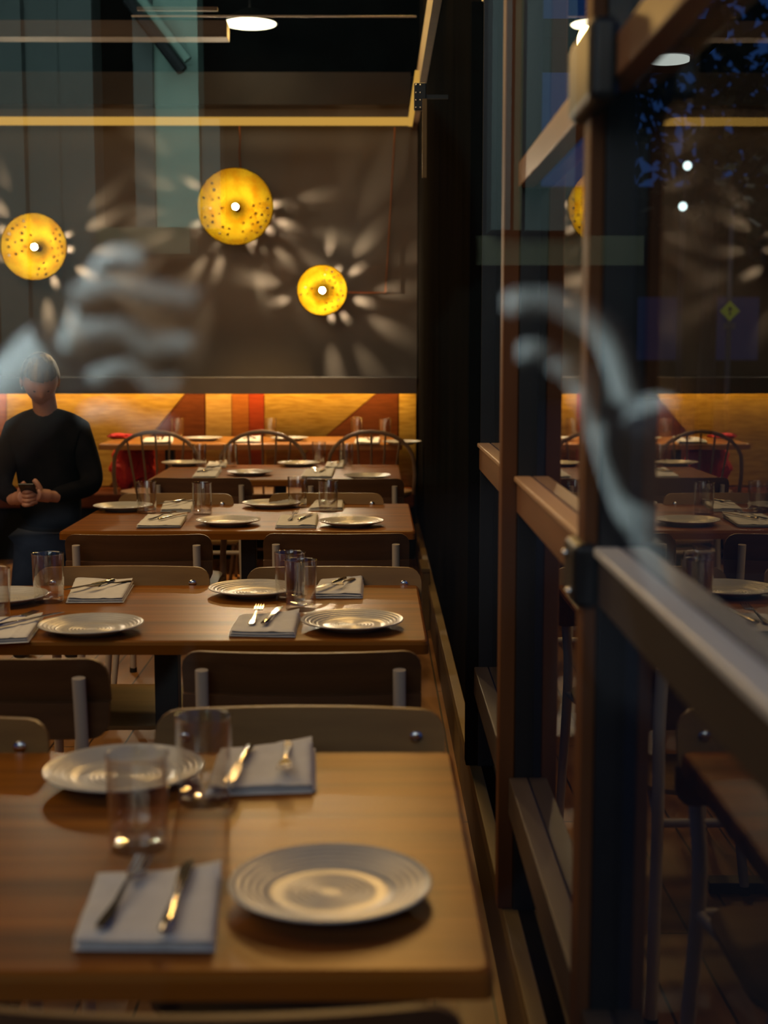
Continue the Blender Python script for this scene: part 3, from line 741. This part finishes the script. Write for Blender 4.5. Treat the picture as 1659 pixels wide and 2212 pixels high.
# black spotlight track bracket by the top right corner of the back wall
e = thing('track_bracket', 'small black track bracket with shiny screws by the golden strip', 'bracket', at_y(905, 208, 5.8))
obj('mounting_plate', B(-.02, .03, 0, .03, -.055, .055), M['black'], e, bevel=.004)
obj('arm', B(.0305, .304 - e.location.x, .008, .022, -.008, .008), M['black'], e)
for zz in (-.045, -.015, .015, .045):
    for xx in (-.012, .006):
        b = bmesh.new(); bmesh.ops.create_uvsphere(b, u_segments=8, v_segments=6, radius=.004, matrix=Matrix.Translation((xx, -.001, zz))); obj('screw', b, M['bolt'], e)
q = at_y(918, 300, 5.8)
el = e.location; obj('cable_cover', B(q.x - .012 - el.x, q.x + .008 - el.x, 5.78 - el.y, 5.80 - el.y, at_y(918, 385, 5.8).z - el.z, at_y(918, 215, 5.8).z - el.z), M['gold_wood'], e, bevel=.002)

# ------------------------------------------------------------------ the person at the left
def skin_mesh(name, joints, edges, m, parent, sub=2, loc=(0, 0, 0)):
    """joints: name -> (x, y, z, rx, ry); first is the root"""
    me = bpy.data.meshes.new(name); keys = list(joints)
    me.from_pydata([joints[k][:3] for k in keys], [(keys.index(a), keys.index(b)) for a, b in edges], [])
    o = bpy.data.objects.new(name, me); COL.objects.link(o); o.parent = parent; o.location = loc
    sk = o.modifiers.new('skin', 'SKIN'); sk.use_smooth_shade = True
    for i, k in enumerate(keys):
        sv = me.skin_vertices[0].data[i]; j = joints[k]; sv.radius = (j[3], j[4] if len(j) > 4 else j[3]); sv.use_root = (i == 0)
    s = o.modifiers.new('sub', 'SUBSURF'); s.levels = sub; s.render_levels = sub
    me.materials.append(m); return o
def head_mesh(b, c, h=.235, yawh=0, pit=0):
    """head with brow, nose, lips, chin and ears; faces -Y before turning"""
    v0 = len(b.verts); new = bmesh.ops.create_icosphere(b, subdivisions=4, radius=1)['verts']
    w, d, hh = .078, .098, h / 2
    for v in new:
        x, y, z = v.co
        s = 1.0 - .30 * max(0, -z) ** 1.3                     # narrows to the chin
        X, Y, Z = x * w * s, y * d * (1 - .12 * max(0, -z)), z * hh
        if y < 0:
            f = math.exp(-((x / .14) ** 2))
            Y -= .022 * f * math.exp(-((z + .12) / .13) ** 2)          # nose
            Y -= .006 * math.exp(-((x / .45) ** 2)) * math.exp(-((z - .20) / .08) ** 2)      # brow
            Y += .010 * (math.exp(-(((abs(x) - .36) / .14) ** 2)) * math.exp(-((z - .04) / .09) ** 2))   # eye sockets
            Y -= .006 * math.exp(-((x / .30) ** 2)) * math.exp(-((z + .45) / .06) ** 2)      # lips
            Y += .004 * math.exp(-((x / .30) ** 2)) * math.exp(-((z + .50) / .02) ** 2)
            Y -= .010 * math.exp(-((x / .35) ** 2)) * math.exp(-((z + .80) / .14) ** 2)      # chin
        v.co = Vector((X, Y, Z))
    ears = []
    for s in (-1, 1):
        ev = bmesh.ops.create_icosphere(b, subdivisions=2, radius=1, matrix=Matrix.Translation((s * .080, .008, -.008)) @ Matrix.Diagonal((.010, .018, .031, 1)))['verts']; ears += ev
    Rm = Matrix.Rotation(yawh, 4, 'Z') @ Matrix.Rotation(pit, 4, 'X')
    for v in b.verts[:][v0:]: v.co = (Rm @ v.co) + Vector(c)
    return Rm
PY = 6.25
hc = at_y(90, 822, PY)           # head centre
pr = thing('person', 'person in a black jacket looking down at a phone held in both hands', 'person', (hc.x, PY, 0))
hz = hc.z
# coordinates relative to the person's root; facing the camera, chest turned a little
def R2(x, y, z): return (x, y, z)
sh = hz - .185
j = {'pelvis': (0, .12, sh - .52, .165, .12), 'waist': (.0, .11, sh - .38, .150, .115), 'chest': (.0, .09, sh - .17, .172, .12), 'upper': (0, .075, sh - .05, .125, .09), 'neck': (0, .045, sh + .075, .064, .06),
     'shL': (-.150, .07, sh - .055, .075, .07), 'elL': (-.215, .02, sh - .30, .056), 'wrL': (-.085, -.20, sh - .335, .036),
     'shR': (.150, .07, sh - .055, .075, .07), 'elR': (.225, .03, sh - .30, .058), 'wrR': (.075, -.19, sh - .325, .036)}
skin_mesh('jacket', j, [('pelvis', 'waist'), ('waist', 'chest'), ('chest', 'upper'), ('upper', 'neck'), ('upper', 'shL'), ('shL', 'elL'), ('elL', 'wrL'), ('upper', 'shR'), ('shR', 'elR'), ('elR', 'wrR')], M['jacket'], pr)
hpz = sh - .50
j = {'p': (0, .12, hpz - .03, .150, .12), 'hL': (-.095, .11, hpz - .11, .095), 'kL': (-.11, -.02, hpz * .52, .062), 'aL': (-.11, .08, .10, .045),
     'hR': (.095, .11, hpz - .11, .095), 'kR': (.11, -.02, hpz * .52, .062), 'aR': (.11, .08, .10, .045)}
skin_mesh('trousers', j, [('p', 'hL'), ('hL', 'kL'), ('kL', 'aL'), ('p', 'hR'), ('hR', 'kR'), ('kR', 'aR')], M['jeans'], pr)
for s in (-1, 1):
    skin_mesh('shoe', {'a': (s * .11, .09, .06, .045, .05), 'm': (s * .115, .0, .042, .042, .04), 't': (s * .12, -.10, .034, .038, .030)}, [('a', 'm'), ('m', 't')], M['black'], pr)
b = bmesh.new(); Rm = head_mesh(b, (0, -.03, hz), .225, .30, .62)
tube(b, [(0, .07, hz - .19), (0, .04, hz - .10), (0, .0, hz - .04)], [.058, .054, .055], 16)
# hands joined to the head's skin mesh: palm and five fingers, curled round the phone
def hand(b, wr, s):
    wr = Vector(wr); px = wr + Vector((-s * .045, -.045, .012))
    tube(b, smoothpath([wr + Vector((s * .02, .02, -.004)), wr + Vector((-s * .012, -.015, .004)), px, px + Vector((-s * .012, -.020, .004))], 5), [.026] * 5 + [.030] * 5 + [.031] * 5 + [.024], 14)
    for k in range(4):
        o_ = px + Vector((-s * .008, -.018, -.030 + .019 * k)); ln = (.8, .95, 1, .9)[k]
        tube(b, smoothpath([o_, o_ + Vector((-s * .022 * ln, -.022, 0)), o_ + Vector((-s * .042 * ln, -.010, .002)), o_ + Vector((-s * .052 * ln, .008, .004))], 4), [.0095] * 12 + [.006], 10)
    o_ = px + Vector((s * .010, -.010, .026))
    tube(b, smoothpath([o_, o_ + Vector((-s * .012, -.006, .026)), o_ + Vector((-s * .028, -.004, .042))], 4), [.0115] * 8 + [.008], 10)
hand(b, (-.085, -.20, sh - .335), -1); hand(b, (.075, -.19, sh - .325), 1)
obj('body', b, M['skin'], pr, angle=80)
# eyes and hair
b = bmesh.new()
new = bmesh.ops.create_icosphere(b, subdivisions=5, radius=1)['verts']
for v in list(new):
    x, y, z = v.co
    n = noise.noise(Vector((x * 9, y * 9, z * 3))) * .035
    v.co = Vector((x * .088, y * .108 + .006, z * .128 + .006)) * (1 + n)
dele = [v for v in new if (v.co.y < -.035 and v.co.z < .055) or v.co.z < -.055 or (v.co.y < .0 and v.co.z < .02)]
bmesh.ops.delete(b, geom=dele, context='VERTS')
for v in b.verts: v.co = (Rm @ v.co) + Vector((0, -.03, hz))
obj('hair', b, M['hair'], pr, angle=80)
b = bmesh.new()
for s in (-1, 1):
    nv = bmesh.ops.create_uvsphere(b, u_segments=10, v_segments=8, radius=.0075)['verts']
    for v in nv: v.co = (Rm @ (v.co + Vector((s * .029, -.080, .004)))) + Vector((0, -.03, hz))
obj('eyes', b, M['black'], pr)
ph = tag(obj('mobile_phone', B(-.036, .036, -.005, .005, -.07, .07), M['phone'], bevel=.004), 'dark phone held by the person in the black jacket', 'phone')
ph.location = (hc.x - .005, PY - .262, sh - .300); ph.rotation_euler = (.9, 0, 0)

# ------------------------------------------------------------------ outdoors, through the side glass
e = thing('far_building', 'unlit dark building across the side street', 'building', (14, 42, -.07))
b = bmesh.new(); box(b, -16, 22, 0, 12, 0, 6.4); obj('wall', b, M['facade'], e, smooth=False)
for k in range(7):
    b = bmesh.new(); box(b, -6 + k * 2.3, -4.6 + k * 2.3, -.06, .0, 1.2, 3.1); obj('window', b, mat('dim_blue_window_%d' % k, (.02, .03, .06), .1, emit=(.05, .07, .28), estr=(.35 if k in (2, 3, 5) else .05)), e, smooth=False)
def tree(x, y, h, r, seed, label):
    t = thing('street_tree', label, 'tree', (x, y, -.07), 0, 'dark street trees')
    b = bmesh.new(); tube(b, [(0, 0, 0), (.05, 0, h * .4), (-.05, .1, h * .75)], [.16, .12, .05], 8)
    rs = random.Random(seed)
    for k in range(7):
        a = rs.uniform(0, 2 * PI); z_ = h * rs.uniform(.35, .6); tube(b, [(0, 0, z_), (math.cos(a) * r * .5, math.sin(a) * r * .5, z_ + h * .15), (math.cos(a) * r * .9, math.sin(a) * r * .9, z_ + h * .35)], [.06, .04, .015], 6)
    obj('trunk', b, M['bark'], t)
    b = bmesh.new()
    for k in range(900):
        d = Vector((rs.gauss(0, 1), rs.gauss(0, 1), rs.gauss(0, 1))).normalized() * (rs.random() ** .4)
        c = Vector((d.x * r, d.y * r, h * .72 + d.z * h * .30)); s = rs.uniform(.10, .22)
        u = Vector((rs.gauss(0, 1), rs.gauss(0, 1), rs.gauss(0, 1))).normalized(); w = u.cross(Vector((.3, .5, .8))).normalized()
        b.faces.new([b.verts.new(c + u * s), b.verts.new(c + w * s * .55), b.verts.new(c - u * s), b.verts.new(c - w * s * .55)])
    obj('foliage', b, M['leaf'], t, smooth=False)
tree(5.3, 22, 7.6, 2.1, 3, 'dark leafy tree on the side street, nearest the glass wall')
tree(8.2, 27, 7.2, 1.9, 4, 'dark leafy tree on the side street, farther right with blue sky behind')
sp = at_y(1575, 672, 26)
e = thing('road_sign', 'yellow-green diamond road sign with black arrow on a grey pole', 'sign', (sp.x, 26, -.07))
b = bmesh.new(); zc = sp.z + .07; s = .19
v = [b.verts.new((dx, yy, zc + dz)) for yy in (-.06, -.05) for dx, dz in ((s, 0), (0, s), (-s, 0), (0, -s))]
b.faces.new(v[:4]); b.faces.new(v[4:][::-1])
for k in range(4): b.faces.new((v[k], v[(k + 1) % 4], v[4 + (k + 1) % 4], v[4 + k]))
obj('sign_plate', b, M['sign'], e, smooth=False)
b = bmesh.new(); box(b, -.015, .015, -.066, -.061, zc - .08, zc + .03)
v = [b.verts.new((dx, -.064, zc + dz)) for dx, dz in ((-.05, .02), (.05, .02), (0, .09))]; b.faces.new(v); obj('arrow', b, M['signb'], e, smooth=False)
b = bmesh.new(); box(b, -.11, .11, -.06, -.05, zc - .34, zc - .22); obj('sign_plate', b, M['pole'], e, smooth=False)
b = bmesh.new(); tube(b, [(0, 0, 0), (0, 0, at_y(1583, 385, 26).z)], .05, 8); tube(b, [(0, 0, at_y(1583, 385, 26).z), (-.35, 0, at_y(1583, 378, 26).z)], .03, 8); obj('pole', b, M['pole'], e)
light('POINT', 'sign_fill', (sp.x - .6, 23.6, 3.0), 26, (1, .95, .8), shadow_soft_size=.1)  # added to brighten the road sign, no lamp stands there
glow = emis('street_light_glow', (.80, 1.0, .98), 3.0)
for px, py, lab in ((1485, 358, 'upper of two small white street lights seen through the side glass'), (1475, 446, 'lower of two small white street lights seen through the side glass')):
    q = at_y(px, py, 20)
    e = thing('street_light', lab, 'light', (q.x, 20, -.07), 0, 'small white street lights')
    b = bmesh.new(); bmesh.ops.create_uvsphere(b, u_segments=12, v_segments=8, radius=.062, matrix=Matrix.Translation((0, 0, q.z + .07))); obj('lamp_head', b, glow, e)
    b = bmesh.new(); tube(b, [(0, .1, 0), (0, .1, q.z + .12), (0, .0, q.z + .14)], .02, 8); obj('pole', b, M['black'], e)
q = at_y(1445, 133, 5)
e = thing('canopy_lamp', 'round white lamp under the outside canopy, upper right', 'lamp', q)
b = bmesh.new(); lathe(b, [(0, .0), (.072, .0), (.072, .012), (0, .012)], 32); obj('diffuser', b, emis('canopy_glow', (.85, .90, .82), .95), e)
b = bmesh.new(); lathe(b, [(0, .013), (.085, .013), (.085, .04), (0, .04)], 32); obj('housing', b, M['black'], e)
struct(obj('trim_8', B(GX + .09, 1.2, 4.8, 5.4, q.z + .04, q.z + .10), M['dark_wall'], smooth=False))

# ------------------------------------------------------------------ across the street, behind the camera (seen mirrored in the front window)
VD = 9.0
def mir(px, py, vd=VD):
    p_ = at_y(px, py, vd); return Vector((p_.x, 2 * YF - vd, p_.z))
e = thing('facade', 'building front across the street with pale teal pilasters, mirrored in the front window', 'building', (0, 2 * YF - VD, -.07))
yy = 0
b = bmesh.new(); box(b, -6, 5, -3.2, -.05, 0, 8); obj('wall', b, M['facade'], e, smooth=False)
def pil(x0, x1, y0, y1, m, dep=.25, name='pilaster'):
    a = mir(x0, y1); c = mir(x1, y0); b = bmesh.new(); box(b, a.x, c.x, -.05, dep, a.z + .07, c.z + .07); return obj(name, b, m, e, smooth=False)
pil(34, 62, -260, 790, M['pilaster_b'], .32)
pil(62, 150, -260, 790, M['pilaster_b'], .22)
pil(160, 207, -260, 640, M['pilaster_b'], .25)
pil(312, 338, -260, 500, M['pilaster_b'], .30)
pil(338, 432, -260, 500, M['pilaster'], .25)
pil(446, 482, 268, 500, M['pilaster_b'], .2)
pil(1052, 1100, -260, 505, M['pilaster_b'], .30)
pil(1100, 1125, -260, 505, M['facade_olive'], .27)
pil(1125, 1240, -260, 505, M['pilaster_b'], .25)
pil(232, 425, 501, 556, M['facade_olive'], .34, 'lintel')
pil(900, 1385, 512, 575, M['facade_olive'], .10, 'lintel')
a = mir(305, 42); c = mir(418, 188)
b = bmesh.new(); tube(b, [(a.x, .5, a.z + .07), (c.x, .5, c.z + .07)], .035, 8); obj('brace', b, M['black'], e)
a = mir(325, 30); c = mir(425, 160)
b = bmesh.new(); tube(b, [(a.x, .42, a.z + .07), (c.x, .42, c.z + .07)], .03, 8); obj('brace', b, M['pilaster'], e)

# the photographer, outside the window behind the lens: phone, hands, dark coat
VH = 2 * YF
def mh(px, py, y=-.03):
    p_ = at_y(px, py, VH - y); return Vector((p_.x, y, p_.z))
pg = thing('person', 'person outside holding up a phone, faintly mirrored in the front window', 'person', (0, -.02, -.07))
off = Vector((0, .02, .07))
b = bmesh.new()
def fing(pts, r):
    P = smoothpath([mh(*p_) + off for p_ in pts], 6); n = len(P)
    tube(b, P, [r * (1 - .25 * i / n) for i in range(n - 1)] + [r * .5], 12)
fing([(165, 655), (250, 628), (350, 640), (455, 655)], .0105)
fing([(170, 735), (260, 718), (350, 748), (440, 752)], .0105)
fing([(200, 830), (280, 800), (350, 830), (400, 838)], .0085)
fing([(185, 905), (260, 895), (330, 920), (380, 925)], .0085)
fing([(150, 760, -.05), (190, 650, -.04), (240, 560, -.03), (330, 560, -.02)], .0085)
tube(b, smoothpath([mh(-90, 1120, -.09) + off, mh(-10, 930, -.07) + off, mh(140, 770, -.06) + off], 6), [.024] * 6 + [.028] * 7, 14)
fing([(1360, 860), (1310, 720), (1210, 660), (1090, 655)], .0105)
fing([(1330, 900, -.05), (1270, 830, -.04), (1180, 765, -.03), (1120, 760, -.03)], .0085)
fing([(1340, 960, -.05), (1300, 900, -.04), (1230, 800, -.03), (1190, 790, -.03)], .0085)
fing([(1345, 1010, -.05), (1310, 940, -.04), (1270, 865, -.03), (1240, 850, -.03)], .0085)
fing([(1350, 1060, -.05), (1320, 1000, -.04), (1305, 950, -.03), (1290, 935, -.03)], .008)
tube(b, smoothpath([mh(1480, 1250, -.12) + off, mh(1420, 1080, -.08) + off, mh(1365, 900, -.06) + off], 6), [.026] * 6 + [.030] * 7, 14)
obj('body', b, M['skin'] if False else noise_mat('pale_hand', (.34, .33, .31), (.42, .41, .39), rough=.6), pg, angle=80)
j = {'p': (0, -.38, .98, .17, .13), 'w': (0, -.38, 1.10, .16, .12), 'c': (0, -.36, 1.24, .18, .12), 'u': (0, -.36, 1.34, .14, .10),
     'sl': (-.17, -.36, 1.32, .07), 'el': (-.30, -.26, 1.14, .058), 'wl': (-.205, -.11, 1.375, .036),
     'sr': (.17, -.36, 1.32, .07), 'er': (.30, -.26, 1.14, .058), 'wr': (.20, -.13, 1.36, .036)}
skin_mesh('coat', j, [('p', 'w'), ('w', 'c'), ('c', 'u'), ('u', 'sl'), ('sl', 'el'), ('el', 'wl'), ('u', 'sr'), ('sr', 'er'), ('er', 'wr')], M['jacket'], pg)
j = {'p': (0, -.38, .98, .15, .12), 'hl': (-.10, -.38, .86, .09), 'kl': (-.11, -.36, .5, .062), 'al': (-.12, -.38, .08, .045), 'hr': (.10, -.38, .86, .09), 'kr': (.11, -.36, .5, .062), 'ar': (.12, -.38, .08, .045)}
skin_mesh('trousers', j, [('p', 'hl'), ('hl', 'kl'), ('kl', 'al'), ('p', 'hr'), ('hr', 'kr'), ('kr', 'ar')], M['jeans'], pg)
b = bmesh.new(); Rh = head_mesh(b, (0, -.34, 1.58), .225, PI, 0)
tube(b, [(0, -.37, 1.40), (0, -.35, 1.50)], [.058, .055], 14); obj('head', b, M['shaded_head'], pg, angle=80)  # shade put into the head's colour, keeps the mirrored face from showing
b = bmesh.new(); new = bmesh.ops.create_icosphere(b, subdivisions=4, radius=1)['verts']
for v in list(new): v.co = Vector((v.co.x * .086, v.co.y * .106 - .355, v.co.z * .122 + 1.592))
bmesh.ops.delete(b, geom=[v for v in new if v.co.y > -.30 and v.co.z < 1.65 or v.co.z < 1.54], context='VERTS'); obj('hair', b, M['jacket'], pg, angle=80)
for s in (-1, 1):
    skin_mesh('shoe', {'a': (s * .12, -.39, .045, .042), 'm': (s * .12, -.31, .038, .040), 't': (s * .125, -.22, .030, .032)}, [('a', 'm'), ('m', 't')], M['black'], pg)
